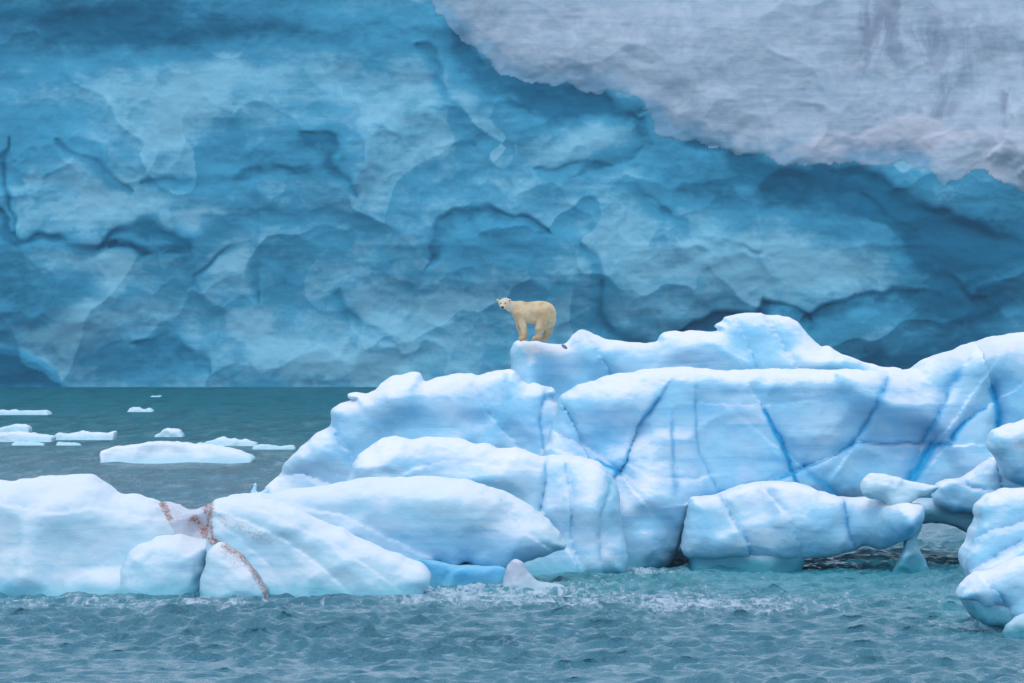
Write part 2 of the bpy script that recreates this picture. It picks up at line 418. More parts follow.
    for a in ((265,60,90,26,-14,.5),(190,100,60,30,-25,.4),(400,90,110,50,0,.35),(560,150,60,18,-20,.35),(60,95,50,20,0,.4),(235,262,26,26,0,.6),
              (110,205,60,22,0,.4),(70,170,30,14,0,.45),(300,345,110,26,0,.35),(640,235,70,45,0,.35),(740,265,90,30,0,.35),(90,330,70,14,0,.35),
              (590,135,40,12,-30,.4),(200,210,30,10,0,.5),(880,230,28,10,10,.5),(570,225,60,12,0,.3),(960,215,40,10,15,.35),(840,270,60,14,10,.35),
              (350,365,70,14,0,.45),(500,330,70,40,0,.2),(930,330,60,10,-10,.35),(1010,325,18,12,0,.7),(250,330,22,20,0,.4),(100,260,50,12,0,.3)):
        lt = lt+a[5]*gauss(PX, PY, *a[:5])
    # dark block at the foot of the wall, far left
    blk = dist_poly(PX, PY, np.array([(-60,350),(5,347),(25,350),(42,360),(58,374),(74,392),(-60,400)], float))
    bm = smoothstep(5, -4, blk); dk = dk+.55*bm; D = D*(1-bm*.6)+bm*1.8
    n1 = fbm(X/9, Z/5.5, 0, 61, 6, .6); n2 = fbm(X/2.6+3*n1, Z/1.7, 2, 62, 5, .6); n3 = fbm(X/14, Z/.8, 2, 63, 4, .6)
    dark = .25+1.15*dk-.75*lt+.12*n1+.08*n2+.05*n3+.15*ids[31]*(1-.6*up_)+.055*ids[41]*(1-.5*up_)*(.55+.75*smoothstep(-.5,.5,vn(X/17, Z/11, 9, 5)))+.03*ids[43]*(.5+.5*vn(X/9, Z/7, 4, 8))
    D = D*.75-st*.9
    Y = YW-D+.12*(Z-10)*0+.22*np.maximum(Z-20, 0)
    Y[:, zs > 56] += 0
    Y = np.where(Z < .5, Y-.2*np.maximum(.5-Z, 0), Y)
    # plateau behind the edge
    top = [(X[:,-1], Y[:,-1]+d, Z[:,-1]+e) for d, e in ((6,2), (25,5), (120,12), (700,60))]
    co = np.stack([np.concatenate([X, np.stack([t[0] for t in top], 1)], 1), np.concatenate([Y, np.stack([t[1] for t in top], 1)], 1), np.concatenate([Z, np.stack([t[2] for t in top], 1)], 1)], -1)
    dark = np.concatenate([dark, np.repeat(dark[:,-1:]*0+.1, 4, 1)], 1)
    nx, ny = co.shape[:2]; I = np.arange(nx*ny).reshape(nx, ny)
    q = np.stack([I[:-1,:-1], I[1:,:-1], I[1:,1:], I[:-1,1:]], -1).reshape(-1, 4)
    s = N('glacier_ice')
    g = s.n('ShaderNodeNewGeometry'); pos = g.outputs['Position']
    strat = s.noise(s.mapv(pos, (.03,.03,1.3), (0,.03,0)), 1.0, 6, .65, .2)
    cloud = s.noise(s.mapv(pos, (1,1,1.35), (0,.2,0)), .20, 7, .58, 1.1)
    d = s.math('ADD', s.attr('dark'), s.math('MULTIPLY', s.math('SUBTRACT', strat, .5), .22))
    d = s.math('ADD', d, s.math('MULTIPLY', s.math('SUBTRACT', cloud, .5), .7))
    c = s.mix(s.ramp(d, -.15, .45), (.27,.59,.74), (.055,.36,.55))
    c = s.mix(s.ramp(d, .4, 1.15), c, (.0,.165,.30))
    s.l(c, s.b.inputs['Base Color']); s.b.inputs['Roughness'].default_value = .6; s.b.inputs['Specular IOR Level'].default_value = .1
    s.b.inputs['Subsurface Weight'].default_value = .6; s.b.inputs['Subsurface Radius'].default_value = (.3,.8,1.0); s.b.inputs['Subsurface Scale'].default_value = 1.6
    b = s.bump(s.noise(s.mapv(pos, (1,1,1.6)), .5, 8, .6, .4), .2, .5); b = s.bump(strat, .10, .3, b)
    s.l(b, s.b.inputs['Normal'])
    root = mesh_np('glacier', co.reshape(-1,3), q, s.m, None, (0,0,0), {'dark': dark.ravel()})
    tag(root, 'towering blue glacier front rising straight out of the sea', 'glacier', kind='structure')
    # weathered pale face standing proud of the fresh blue break
    PXb = 512+(X+.5*vn(X/2.2, Z/2.2, 0, 15)+.22*vn(X/.7, Z/.7, 0, 16))/SW; PYb = PYH-(Z+.5*vn(X/2.0, Z/2.0, 4, 17)+.2*vn(X/.7, Z/.6, 3, 18)-HCAM)/SW
    sd = -dist_poly(PXb, PYb, rounded(BOUND, True, 2))*SW                # metres inside
    edge = smoothstep(-.5, 3.5, sd)
    base_ = YW-(scoops(13, 4.2, 31, 1.1)*.30+1.3*fbm(X/22, Z/16, 0, 51, 3))+.22*np.maximum(Z-20, 0)
    lump = 1.6*smoothstep(2, -6, dist_poly(PX, PY, rounded([(968,168),(985,150),(1003,140),(1012,118),(1030,100),(1120,90),(1120,230),(1024,180)], True, 3)))*edge
    rec = onesided(PX, PY, [(800,165),(860,135),(905,115),(940,116),(965,130),(985,138)], 4, 14)*.6
    Yp = base_-.55*edge-lump-.3*rec-.07*fbm(X/2.4, Z/1.1, 7, 71, 5)-.22*scoops(6, .8, 77)
    Yp = np.minimum(Yp, np.where(sd > .1, Y-.05-.5*smoothstep(.1, 4.5, sd), 1e9))
    Yp = Y-.05+(Yp-Y+.05)*smoothstep(.3, 6, sd)
    Yp = np.where(sd < 0, Y+.05, Yp)
    keep = sd > -.45
    K = keep[:-1,:-1] & keep[1:,:-1] & keep[1:,1:] & keep[:-1,1:]
    I2 = np.arange(X.size).reshape(X.shape)
    q2 = np.stack([I2[:-1,:-1], I2[1:,:-1], I2[1:,1:], I2[:-1,1:]], -1)[K]
    used = np.unique(q2); rm = np.full(X.size, -1); rm[used] = np.arange(len(used))
    co2 = np.stack([X, Yp, Z], -1).reshape(-1,3)[used]
    dirt = (.45*gauss(PX, PY, 940, 40, 120, 60, 0)+.5*gauss(PX, PY, 935, 108, 40, 18, -20)+.35*gauss(PX, PY, 880, 10, 30, 60, 10)+.35*gauss(PX, PY, 650, 30, 90, 30, 0)
            +.55*onesided(PX, PY, [(968,168),(985,150),(1003,140),(1008,124),(1012,118)], 3, 3)+.8*onesided(PX, PY, [(1024,80),(1018,108),(1024,116)], 3, 8))
    pale_ = .95*onesided(PX, PY, [(770,160),(820,142),(860,131),(905,116),(940,116),(965,132)], 3, 34); dirt = dirt*(1-pale_)
    pale_ = pale_+.8*gauss(PX, PY, 1005, 150, 30, 28, -30)
    rose = .8*gauss(PX, PY, 905, 145, 40, 16, -20)+.5*gauss(PX, PY, 930, 128, 22, 8, 10)
    blue = smoothstep(3.6, -.3, sd+1.6*vn(X/3, Z/2.2, 7, 19)+.7*vn(X/.9, Z/.7, 7, 20))*.75+.7*lump*0-1.2*gauss(PX, PY, 1005, 150, 40, 40, 0)+.4*gauss(PX, PY, 940, 165, 22, 12, 30)
    s = N('weathered_glacier_ice')
    g = s.n('ShaderNodeNewGeometry'); pos = g.outputs['Position']
    str1 = s.noise(s.mapv(pos, (.05,.05,1.2), (0,-.05,0)), 1.0, 7, .7, .5)
    str2 = s.noise(s.mapv(pos, (1.0,.6,.50), (0,.35,0)), .30, 6, .58, .9)
    cloud = s.noise(pos, .3, 9, .68, .5)
    c = s.mix(s.ramp(cloud, .3, .7), (.40,.50,.62), (.54,.62,.72))
    c = s.mix(s.math('MULTIPLY', s.ramp(str1, .45, .72), .32), c, (.19,.36,.54))
    dd = s.math('MULTIPLY', s.attr('dirt'), s.ramp(str2, .3, .62))
    c = s.mix(s.math('MULTIPLY', s.ramp(str2, .52, .8), .2), c, (.20,.27,.40))
    c = s.mix(s.ramp(dd, .08, .7, 0, .6), c, (.15,.19,.29))
    c = s.mix(s.math('MULTIPLY', s.attr('rose'), .55), c, (.50,.45,.58))
    c = s.mix(s.math('MULTIPLY', s.attr('crust'), .85), c, (.64,.64,.73))
    c = s.mix(s.math('MULTIPLY', s.attr('blue'), .9), c, (.085,.33,.52))
    s.l(c, s.b.inputs['Base Color']); s.b.inputs['Roughness'].default_value = .8; s.b.inputs['Specular IOR Level'].default_value = .1
    b = s.bump(cloud, .2, .5); b = s.bump(str1, .15, .4, b)
    s.l(b, s.b.inputs['Normal'])
    f = lambda a: a.ravel()[used]
    o = mesh_np('weathered_face', co2, rm[q2], s.m, root, (0,0,0), {'dirt': f(dirt), 'rose': f(rose), 'blue': f(np.clip(blue, 0, 1)), 'crust': f(pale_)})
    tag(o, 'pale grey dirt-streaked old ice face above the blue break')
glacier()

# ------------------------------------------------------------------ ice pieces: volume between a front and a back face inside a traced outline
def side(X, Z, P):
    best = np.full(X.shape, 1e9); sg = np.zeros(X.shape)
    for i in range(len(P)-1):
        a = P[i]; e = P[i+1]-a
        t = np.clip(((X-a[0])*e[0]+(Z-a[1])*e[1])/(e@e+1e-9), 0, 1)
        dx, dz = X-a[0]-t*e[0], Z-a[1]-t*e[1]; d = dx*dx+dz*dz; m = d < best
        best = np.where(m, d, best); sg = np.where(m, np.sign(e[0]*dz-e[1]*dx), sg)
    return sg
def scallop(X, Z, cell, seed, k=.06):
    u = X/cell+.30*vn(X/cell/1.1, Z/cell/1.1, 1, seed); v = Z/cell*1.25+.30*vn(X/cell/1.1, Z/cell/1.1, 5, seed+1)
    iu, iv = np.floor(u), np.floor(v); best = np.full(X.shape, 9.)
    for a in (-1,0,1):
        for b in (-1,0,1):
            A, B = iu+a, iv+b; z_ = iu*0
            cx = A+.5+.45*_h(A, B, z_, seed); cz = B+.5+.45*_h(A, B, z_, seed+7)
            best = smin(best, (u-cx)**2*.9+(v-cz)**2+.35*_h(A, B, z_, seed+9)+.30*(u-cx)*_h(A, B, z_, seed+11)+.30*(v-cz)*_h(A, B, z_, seed+12), k)
    return best
def piece(name, parent, mat, poly, Yf, T=6., vox=.09, r=1.1, lean=.22, slant=0., facet=.35, fcell=2.6, creases=(), bumps=(), stains=(), veins=(),
          jag=.05, jagL=.55, seed=1, base=(0,0,0), ndisp=.028, label=None, warp=.06, scal=.6, vslope=(0,0)):
    P = np.array([at(x, y, Yf) for x, y in poly]); P = rounded(P, True, 4)
    pad = vox*4
    x0, x1 = P[:,0].min()-pad-.1, P[:,0].max()+pad+.1; z0, z1 = max(P[:,1].min(), -1.2)-pad-.1, P[:,1].max()+pad+.1
    xs = np.arange(x0, x1, vox); zs = np.arange(z0, z1, vox)
    X, Z = np.meshgrid(xs, zs, indexing='ij')
    jx = jag*fbm(X/jagL, Z/jagL, seed, seed+1, 3, .55); jz = jag*fbm(X/jagL, Z/jagL, seed+5.5, seed+2, 3, .55)
    sd = dist_poly(X+jx, Z+jz, P)
    cx = P[:,0].mean()
    F = Yf+lean*Z+slant*(X-cx)
    # facets: blended tilted planes
    rs = np.random.RandomState(seed*13+7)
    area = (x1-x0)*(z1-z0); nC = max(3, int(area/fcell**2*1.3))
    Wt = np.zeros_like(X); Fa = np.zeros_like(X)
    wx = X+.5*vn(X/1.5, Z/1.5, 2, seed+3); wz = Z+.5*vn(X/1.5, Z/1.5, 6, seed+4)
    for _ in range(nC):
        a, b = x0+rs.rand()*(x1-x0), z0+rs.rand()*(z1-z0); tx, tz = rs.normal(0, .30), rs.normal(0, .26); o_ = rs.normal(0, .5)
        wgt = np.exp(-((wx-a)**2+((wz-b)*1.15)**2)/(fcell*.42)**2)+1e-12
        Wt += wgt; Fa += wgt*(o_*fcell*.35+tx*(X-a)+tz*(Z-b))
    F = F+.8*facet*Fa/Wt
    F = F-scal*fcell*.42*scallop(X, Z, fcell*.85, seed+60)*(.65+.5*vn(X/4, Z/3, 3, seed+61))-scal*.10*scallop(X, Z, fcell*.33, seed+70)
    F = F+warp*fbm(X/2.2, Z/1.6, seed, seed+9, 3)
    mpp = Yf/FPX
    def W2(line):
        return np.array([at(x, y, Yf) for x, y in line])
    vein = np.zeros_like(X); stain = np.zeros_like(X)
    qx = X+.05*vn(X/.35, Z/.35, 0, seed+20); qz = Z+.05*vn(X/.35, Z/.35, 3, seed+21)
    for line, wpx, depth, blue in creases:             # grooves in the ice, blue where they cut into clear ice
        d = dist_poly(qx, qz, rounded(W2(line), False, 4), False)/(wpx*mpp)
        sgn = side(qx, qz, rounded(W2(line), False, 4))
        F = F+.30*depth*np.exp(-d*d)+.60*depth*np.where(sgn > 0, 1, 0)*np.exp(-(d/9)**2)
        if blue: bw = .75+.45*vn(X/.8, Z/.8, 4, seed+50); vein = np.maximum(vein, blue*(.95*np.exp(-(d*1.35/bw)**2)+.42*np.exp(-(d/np.where(sgn > 0, 5.5, 1.6)/bw)**2)))
    for px, py, rx, ry, amp in bumps:                  # + stands out towards the viewer
        bx, bz = at(px, py, Yf)
        F = F-amp*np.exp(-((X-bx)/(rx*mpp))**2-((Z-bz)/(ry*mpp))**2)
    for px, py, rx, ry, rot, a in veins:
        bx, bz = at(px, py, Yf); c_, s_ = math.cos(R(rot)), math.sin(R(rot)); dx, dz = qx-bx, -(qz-bz)
        u = (dx*c_+dz*s_)/(rx*mpp); v = (-dx*s_+dz*c_)/(ry*mpp)
        vein = np.maximum(vein, a*np.exp(-(u*u+v*v)**1.3))
    for line, wpx, a in stains:
        d = dist_poly(qx, qz, rounded(W2(line), False, 4), False)/(wpx*mpp)
        stain = np.maximum(stain, a*np.exp(-d*d))
    ymin, ymax = F[sd < 0].min()-.5, 0
    B = Yf+T+.5*vn(X/3, Z/3, 8, seed+30)+slant*(X-cx)
    ymax = B[sd < 0].max()+.6
    hy = vox*1.3
    ys = np.arange(ymin, ymax, hy)
    f3 = smax(sd[:,None,:], (F[:,None,:]-ys[None,:,None])*.92, r*.78)
    f3 = smax(f3, ys[None,:,None]-B[:,None,:], 1.2)
    f3 = np.maximum(f3, (-1.15-Z)[:,None,:])
    co, q = surface_nets(f3.astype(np.float32), (xs[0], ys[0], zs[0]), (vox, hy, vox))
    del f3
    co = smooth_co(co, q, 1, .5)
    nm = normals(co, q)
    co = co+nm*(ndisp*(fbm(co[:,0]/.9, co[:,1]/.9, co[:,2]/.6, seed+40, 4, .55)))[:,None]
    u = (co[:,0]-xs[0])/vox; v = (co[:,2]-zs[0])/vox
    frontness = smoothstep(T*.75, T*.4, co[:,1]-bilin(F, u, v))
    o = mesh_np(name, co, q, mat, parent, base, {'vein': bilin(vein, u, v)*frontness, 'stain': bilin(stain, u, v)*frontness})
    if label: o['label'] = label
    return o

# main iceberg ------------------------------------------------------
bx = at(700, 560, 230)[0]
B0 = (bx, 230, 0)
berg = empty('iceberg', B0, 'largest iceberg, blue-veined and snow-topped, with a polar bear on its crest', 'iceberg')
piece('summit_ridge', berg, ICE, [(511,376),(511,352),(514,344),(519,341.5),(530,342),(545,343),(560,345),(567,345),(575,336),(583,330),(592,333),(604,338),(620,341),(640,343),(657,342),(666,334),(680,331),(700,332),(714,333),(723,330),(718,326),(727,322),(729,317),(745,314),(770,314),(793,316),(804,322),(812,333),(823,346),(829,349),(834,347),(845,354),(865,361),(890,368),(910,372),(910,470),(511,470)],
      237, 6, r=1.5, lean=.30, facet=.5, seed=3, base=B0, creases=[([(770,318),(785,345),(800,372)],5,.35,.12),([(583,332),(598,352),(612,378)],6,.35,.12),([(735,320),(752,345),(760,372)],8,.4,.1)],
      veins=[(545,365,22,16,0,.30),(560,385,26,14,10,.25),(660,355,60,10,0,.12)], bumps=[(590,350,30,20,.5),(840,362,50,14,.8),(530,380,14,40,.8)])
piece('main_wall', berg, ICE, [(540,480),(556,420),(559,402),(570,393),(585,386),(602,380),(625,375),(650,371),(688,369),(720,371),(745,372),(780,371),(815,372),(850,371),(880,372),(905,373),(925,370),(938,362),(950,357),(972,349),(990,343),(1008,338),(1024,336),(1050,333),(1085,345),(1110,400),(1110,500),(1024,505),(930,506),(860,508),(790,508),(735,514),(700,512),(686,530),(676,552),(668,566),(650,575),(650,640),(560,640)],
      227, 9, vox=.065, r=2.2, lean=.34, slant=.16, facet=.62, fcell=3.2, seed=8, base=B0,
      creases=[([(765,410),(780,437),(797,480),(806,500)],3.2,.5,.95),([(806,470),(840,458),(858,446),(880,446),(918,446),(955,446)],2.6,.35,.7),
               ([(858,446),(872,425),(880,408),(892,380)],4,.4,.55),([(930,446),(942,420),(955,392),(966,375)],5,.4,.55),([(916,480),(928,462),(940,446)],9,.5,.85),
               ([(958,440),(975,420),(994,408)],4,.4,.75),([(1000,390),(1006,415),(1004,436),(1024,446)],8,.9,.9),
               ([(558,400),(570,420),(580,440)],6,.5,.25),([(658,400),(640,425),(630,450),(622,468),(614,476)],2.6,.45,.6),([(595,462),(614,468),(620,474)],4,.4,.8),
               ([(697,402),(698,440),(705,465),(720,495)],2.5,.25,.35),([(673,425),(674,470)],2.2,.15,.40),([(640,470),(670,480),(700,478)],3,.15,.2),
               ([(700,500),(722,496),(745,490),(775,482),(806,470)],3,.4,.75),([(560,436),(590,450),(612,466)],4,.3,.3),([(700,404),(760,406),(800,402)],3,.1,.25),
               ([(806,470),(828,488),(842,500)],8,.3,.6)],
      veins=[(605,438,40,18,-10,.45),(720,410,44,9,0,.35),(860,415,34,20,20,.2),(690,440,30,30,0,.15),(780,462,36,5,12,.35),(830,415,60,8,0,.15),(675,480,5,14,0,.55),(740,430,30,5,0,.2),(925,470,12,30,25,.6),(590,410,20,20,0,.15),(1010,425,12,26,0,.4),(650,440,50,30,0,.12),(860,490,50,14,0,.35)],
      bumps=[(640,540,50,70,1.6),(600,400,60,16,.6),(800,380,160,14,.5),(985,360,40,20,.8)])
piece('left_shoulder', berg, ICE, [(262,500),(262,490),(268,484),(279,474),(281,466),(291,456),(300,446),(312,436),(326,429),(329,419),(329,411),(336,406),(348,403),(354,401),(346,401),(344,397),(350,395),(362,396),(372,392),(379,384),(390,378),(398,377),(403,375),(408,374),(416,374),(420,379),(423,384),(437,379),(455,375),(468,374),(480,376),(492,373),(503,371),(514,372),(520,379),(527,385),(535,384),(546,388),(555,390),(557,396),(553,400),(562,410),(585,440),(610,470),(620,500),(600,620),(300,620),(262,600)],
      231, 8, vox=.085, r=1.7, lean=.36, facet=.45, fcell=3.0, seed=15, base=B0,
      creases=[([(284,478),(300,476),(315,480),(336,490)],4,.4,.22),([(480,400),(500,430),(522,450)],4,.3,.28),([(330,430),(340,447),(350,458)],6,.4,.3),([(545,390),(540,420),(545,450)],3,.3,.35)],
      veins=[(345,455,16,8,40,.45),(505,415,60,22,10,.25),(420,425,90,18,0,.15),(530,440,22,14,20,.3),(440,405,70,10,0,.14),(325,480,30,8,10,.2)], bumps=[(400,400,50,16,.5),(300,460,30,12,.4),(470,430,40,12,-.3)])
piece('front_dome', berg, ICE, [(330,520),(338,495),(346,480),(350,468),(356,458),(366,449),(378,442),(392,440),(410,443),(425,441),(445,442),(462,443),(475,447),(486,446),(498,452),(515,452),(530,456),(541,461),(553,459),(570,459),(588,463),(602,466),(613,478),(620,492),(621,515),(626,540),(628,560),(624,575),(600,582),(590,640),(520,640),(380,640),(330,600)],
      219, 8, vox=.08, r=1.9, lean=.30, facet=.45, fcell=2.8, seed=22, base=B0,
      creases=[([(547,460),(545,485),(540,510),(560,540)],4,.5,.18),([(566,470),(572,500),(570,530),(575,560)],5,.3,.18),([(425,468),(445,463),(465,464)],4,.25,.30),([(612,480),(600,520),(600,560)],5,.3,.12)],
      veins=[(450,465,26,6,-8,.30),(560,520,14,36,0,.2),(350,490,20,12,0,.1)], bumps=[(400,462,40,20,.5),(590,520,22,50,.8),(480,480,60,20,.4)])
# bottom strip of clear ice under the dome
piece('waterline_foot', berg, ICE_TEAL, [(545,577),(560,575),(585,576),(597,574),(612,577),(625,576),(640,580),(640,620),(545,620)], 217.5, 6, vox=.07, r=.5, facet=.3, fcell=1.2, seed=27, base=B0)
shelf = piece('arch_shelf', berg, ICE, [(686,556),(687,530),(690,512),(695,500),(705,499),(722,497),(741,490),(765,485),(790,485),(812,488),(826,495),(846,500),(862,501),(880,500),(900,502),(922,504),(923,516),(915,528),(904,538),(893,545),(884,551),(876,549),(866,547),(856,552),(838,558),(812,560),(790,560),(745,559),(712,561)],
      222, 5.5, vox=.07, r=1.2, lean=.22, facet=.6, fcell=2.2, seed=31, base=B0,
      creases=[([(722,497),(735,520),(746,540),(750,556)],3.5,.4,.35),([(846,502),(850,530),(856,550)],3,.35,.4),([(765,490),(790,520),(800,555)],6,.25,.12)],
      veins=[(900,530,22,12,-30,.55),(705,520,10,30,0,.12)], bumps=[(908,520,24,30,3.6)])
piece('shelf_keel', berg, ICE_TEAL, [(692,552),(740,551),(800,552),(806,560),(800,571),(790,584),(770,620),(705,620)], 222.6, 4.5, vox=.08, r=.6, facet=.3, seed=33, base=B0)
piece('arch_link', berg, ICE_TEAL, [(905,506),(925,500),(945,500),(975,505),(1000,510),(1050,512),(1050,560),(1010,555),(990,550),(975,538),(955,526),(935,524),(915,524)], 226, 4, vox=.08, r=.8, facet=.3, seed=35, base=B0)
piece('arch_block', berg, ICE, [(937,500),(938,492),(944,485),(955,481),(966,481),(975,474),(985,466),(994,459),(1003,458),(1020,455),(1060,455),(1060,520),(1000,520),(985,517),(970,514),(955,513),(943,508)],
      224, 4, vox=.07, r=1.0, lean=.25, facet=.7, fcell=1.6, seed=37, base=B0, creases=[([(965,484),(985,492),(1010,490)],2.5,.5,.3),([(1002,458),(1003,490),(1003,515)],3,.4,.25)],
      veins=[(985,512,50,7,0,.5)])
piece('corner_block', berg, ICE, [(994,450),(993,436),(999,430),(1010,426),(1024,422),(1060,418),(1075,440),(1070,490),(1024,486),(1010,478),(1002,462)],
      221, 4, vox=.07, r=1.1, lean=.1, facet=.4, fcell=2.0, seed=39, base=B0, veins=[(1030,480,40,22,0,.4)])
piece('ice_pillar', berg, ICE_TEAL, [(900,522),(912,518),(924,522),(918,536),(919,548),(925,560),(930,571),(932,584),(932,600),(892,600),(892,584),(896,570),(903,557),(907,545),(906,534)], 220.2, 2.8, vox=.05, r=.35, lean=.05, facet=.25, fcell=1, seed=41, base=B0)

def berg_piece(name, label, cat, mat, poly, Yf, T, group=None, **kw):
    mx_, my_ = np.mean([p[0] for p in poly]), 0
    b = (at(mx_, 0, Yf)[0], Yf+T*.5, 0)
    o = piece(name, None, mat, poly, Yf, T, base=b, **kw)
    tag(o, label, cat, group); return o
berg_piece('ice_boulder', 'smooth pointed white ice boulder resting on the arch of the iceberg', 'ice boulder', ICE_FRONT,
      [(864,487),(867,480),(874,475.5),(886,475),(900,478),(915,482),(932,486),(944,489),(938,494),(925,498),(912,505),(903,509),(895,509),(884,503),(872,500),(865,494)], 220.5, 2.6, vox=.05, r=.7, lean=.3, facet=.3, fcell=1.2, seed=43)
berg_piece('ice_spike', 'tiny upright white ice spike poking up at the left end of the large iceberg', 'ice spike', ICE_FRONT,
      [(247,500),(249,490),(252,482),(255,479),(257,483),(259,492),(268,488),(272,500),(270,560),(247,560)], 214, 1.0, vox=.04, r=.3, lean=.1, facet=.2, fcell=.8, seed=44)
# overhanging translucent slab in front
slab = empty('overhanging_iceberg', (at(390,0,209)[0], 211, 0), 'smooth pale blue ice slab sloping down to the right, undercut above the water', 'iceberg')
SB = tuple(slab.location)
piece('upper_slab', slab, ICE_FRONT, [(215,520),(222,502),(240,498),(262,496),(290,493),(320,489),(335,486),(360,482),(400,480),(430,480),(455,482),(480,487),(505,496),(525,506),(545,520),(558,533),(566,546),(564,552),(552,556),(538,560),(528,564),(516,568),(508,572),(498,575),(480,572),(466,566),(452,570),(438,566),(430,575),(420,610),(230,610)],
      209, 6, vox=.075, r=1.8, lean=.40, facet=.40, fcell=3.0, seed=51, base=SB, creases=[([(260,500),(310,512),(350,520),(400,545)],8,.35,.1),([(500,500),(520,530),(540,545)],10,.25,0)],
      veins=[(430,550,130,22,8,.42),(380,515,70,14,10,.20),(500,552,60,18,10,.45),(330,520,50,16,15,.2)], bumps=[(450,500,70,14,.3)])
piece('undercut_base', slab, ICE_BLUE, [(410,560),(430,560),(455,566),(480,566),(503,568),(506,580),(504,640),(410,640)], 209.3, 4, vox=.07, r=.4, lean=.0, facet=.4, fcell=1.4, seed=53, base=SB, label='deep blue clear ice under the slab')
berg_piece('grey_ice_wedge', 'small grey triangular ice wedge awash between slab and iceberg', 'ice fragment', ICE_GREY,
      [(503,590),(505,572),(511,562),(516,560),(523,563),(530,572),(538,580),(560,586),(572,600),(503,610)], 207.5, 1.6, vox=.05, r=.4, lean=.4, facet=.4, fcell=.9, seed=55)
# stained wedge and left floe
wedge = empty('stained_iceberg', (at(310,0,201)[0], 203, 0), 'low white ice wedge with brown-red stains along its left edge, tapering to the right', 'iceberg')
WB = tuple(wedge.location)
piece('ribbed_slope', wedge, ICE_FRONT, [(203,512),(208,505),(217,500),(232,498),(250,500),(268,504),(290,511),(315,522),(340,533),(360,543),(385,553),(405,562),(422,569),(429,577),(429,586),(424,592),(410,620),(240,620),(205,590),(204,560),(204,530)],
      202, 5, vox=.07, r=1.2, lean=.45, facet=.35, fcell=2.2, seed=61, base=WB,
      creases=[([(225,515),(270,535),(310,560),(345,590)],5,.16,.03),([(240,506),(300,530),(350,556),(390,585)],5,.13,.03),([(225,530),(255,555),(285,590),(292,605)],5,.13,.03),([(215,545),(240,565),(262,592),(268,604)],4,.4,0)],
      stains=[([(204,502),(208,512),(205,525),(210,540),(222,552)],4.5,.9),([(215,545),(235,560),(250,575),(262,592),(266,602)],3,.7),([(215,520),(240,530),(265,540)],9,.35)])
piece('front_tooth', wedge, ICE_FRONT, [(199,610),(199,580),(203,562),(211,549),(222,544),(236,552),(248,566),(259,580),(268,598),(268,640),(199,640)], 200.3, 3, vox=.06, r=.9, lean=.30, facet=.3, fcell=1.6, seed=63, base=WB,
      stains=[([(222,546),(240,558),(254,574),(264,590),(268,604)],3.6,.75),([(218,552),(236,562)],8,.3)])
piece('stained_saddle', wedge, ICE_GREY, [(140,520),(146,505),(152,503),(168,503),(178,506),(188,511),(200,508),(210,505),(216,520),(218,545),(214,580),(160,580),(145,560)], 205, 3, vox=.06, r=.8, lean=.45, facet=.5, fcell=1.5, seed=65, base=WB,
      stains=[([(160,505),(164,512),(166,518)],3.5,1.0),([(204,508),(210,518),(206,530),(212,540)],5,1.0),([(192,520),(202,530),(208,540)],5,.9),([(170,515),(185,522),(195,535)],10,.30)], label='grey ice saddle with red-brown stains')
left = empty('iceberg', (at(90,0,202)[0], 204, 0), 'broad rounded snow-white iceberg low in the water at the left edge of frame', 'iceberg')
LB = tuple(left.location)
piece('back_hump', left, ICE_FRONT, [(-70,500),(-60,486),(-30,484),(0,485),(20,482),(42,480),(62,479),(82,478),(92,484),(101,491),(112,497),(130,500),(147,503),(160,512),(170,524),(178,540),(185,560),(185,640),(-70,640)],
      203.5, 6, vox=.08, r=1.8, lean=.42, facet=.50, fcell=3.0, seed=71, base=LB, creases=[([(0,505),(50,515),(100,510),(150,520)],8,.15,.05)], veins=[(0,590,60,12,0,.3)])
piece('front_lobe', left, ICE_FRONT, [(112,600),(116,570),(124,552),(140,543),(158,538),(175,537),(190,540),(203,541),(212,544),(212,552),(206,566),(203,585),(201,620),(190,640),(112,640)], 202.7, 4, vox=.07, r=2.2, lean=.5, facet=.3, fcell=2.2, seed=73, base=LB, veins=[(196,590,6,20,0,.3)])
piece('ice_nub', left, ICE_FRONT, [(160,534),(163,522),(168,523),(176,524),(181,531),(183,540),(160,542)], 201.8, 1.0, vox=.045, r=.3, facet=.2, fcell=.8, seed=74, base=LB)
# right near berg
near = empty('iceberg', (at(1030,0,178)[0], 180, 0), 'knobbly lilac-white iceberg cut off by the right edge, nearest the camera', 'iceberg')
NB = tuple(near.location)
piece('upper_body', near, ICE, [(973,575),(972,560),(976,548),(981,535),(986,522),(986,511),(994,502),(1006,496),(1024,493),(1060,488),(1110,500),(1120,700),(1000,700),(985,600)],
      180, 6, vox=.06, r=1.1, lean=.5, facet=.3, fcell=2.0, scal=.35, seed=81, base=NB, creases=[([(984,540),(1000,534),(1030,526)],4,.3,.2),([(975,572),(1000,562),(1030,545)],4,.35,.2),([(1000,560),(1024,545)],5,.3,.35)])
piece('lower_lobe', near, ICE, [(964,600),(966,592),(972,586),(984,576),(1000,572),(1024,563),(1060,555),(1100,560),(1100,620),(1024,628),(1010,610),(1000,606),(990,610),(978,604)], 178, 4, vox=.055, r=.9, lean=.4, facet=.3, fcell=1.5, scal=.35, seed=83, base=NB,
      creases=[([(996,590),(1005,600),(1012,612)],3,.3,.3)])
piece('wet_foot', near, ICE_TEAL, [(966,600),(990,598),(1020,602),(1080,600),(1080,700),(1010,700),(1006,632),(990,628),(975,618)], 178.8, 4, vox=.06, r=.6, lean=.1, facet=.4, fcell=1.2, seed=85, base=NB)
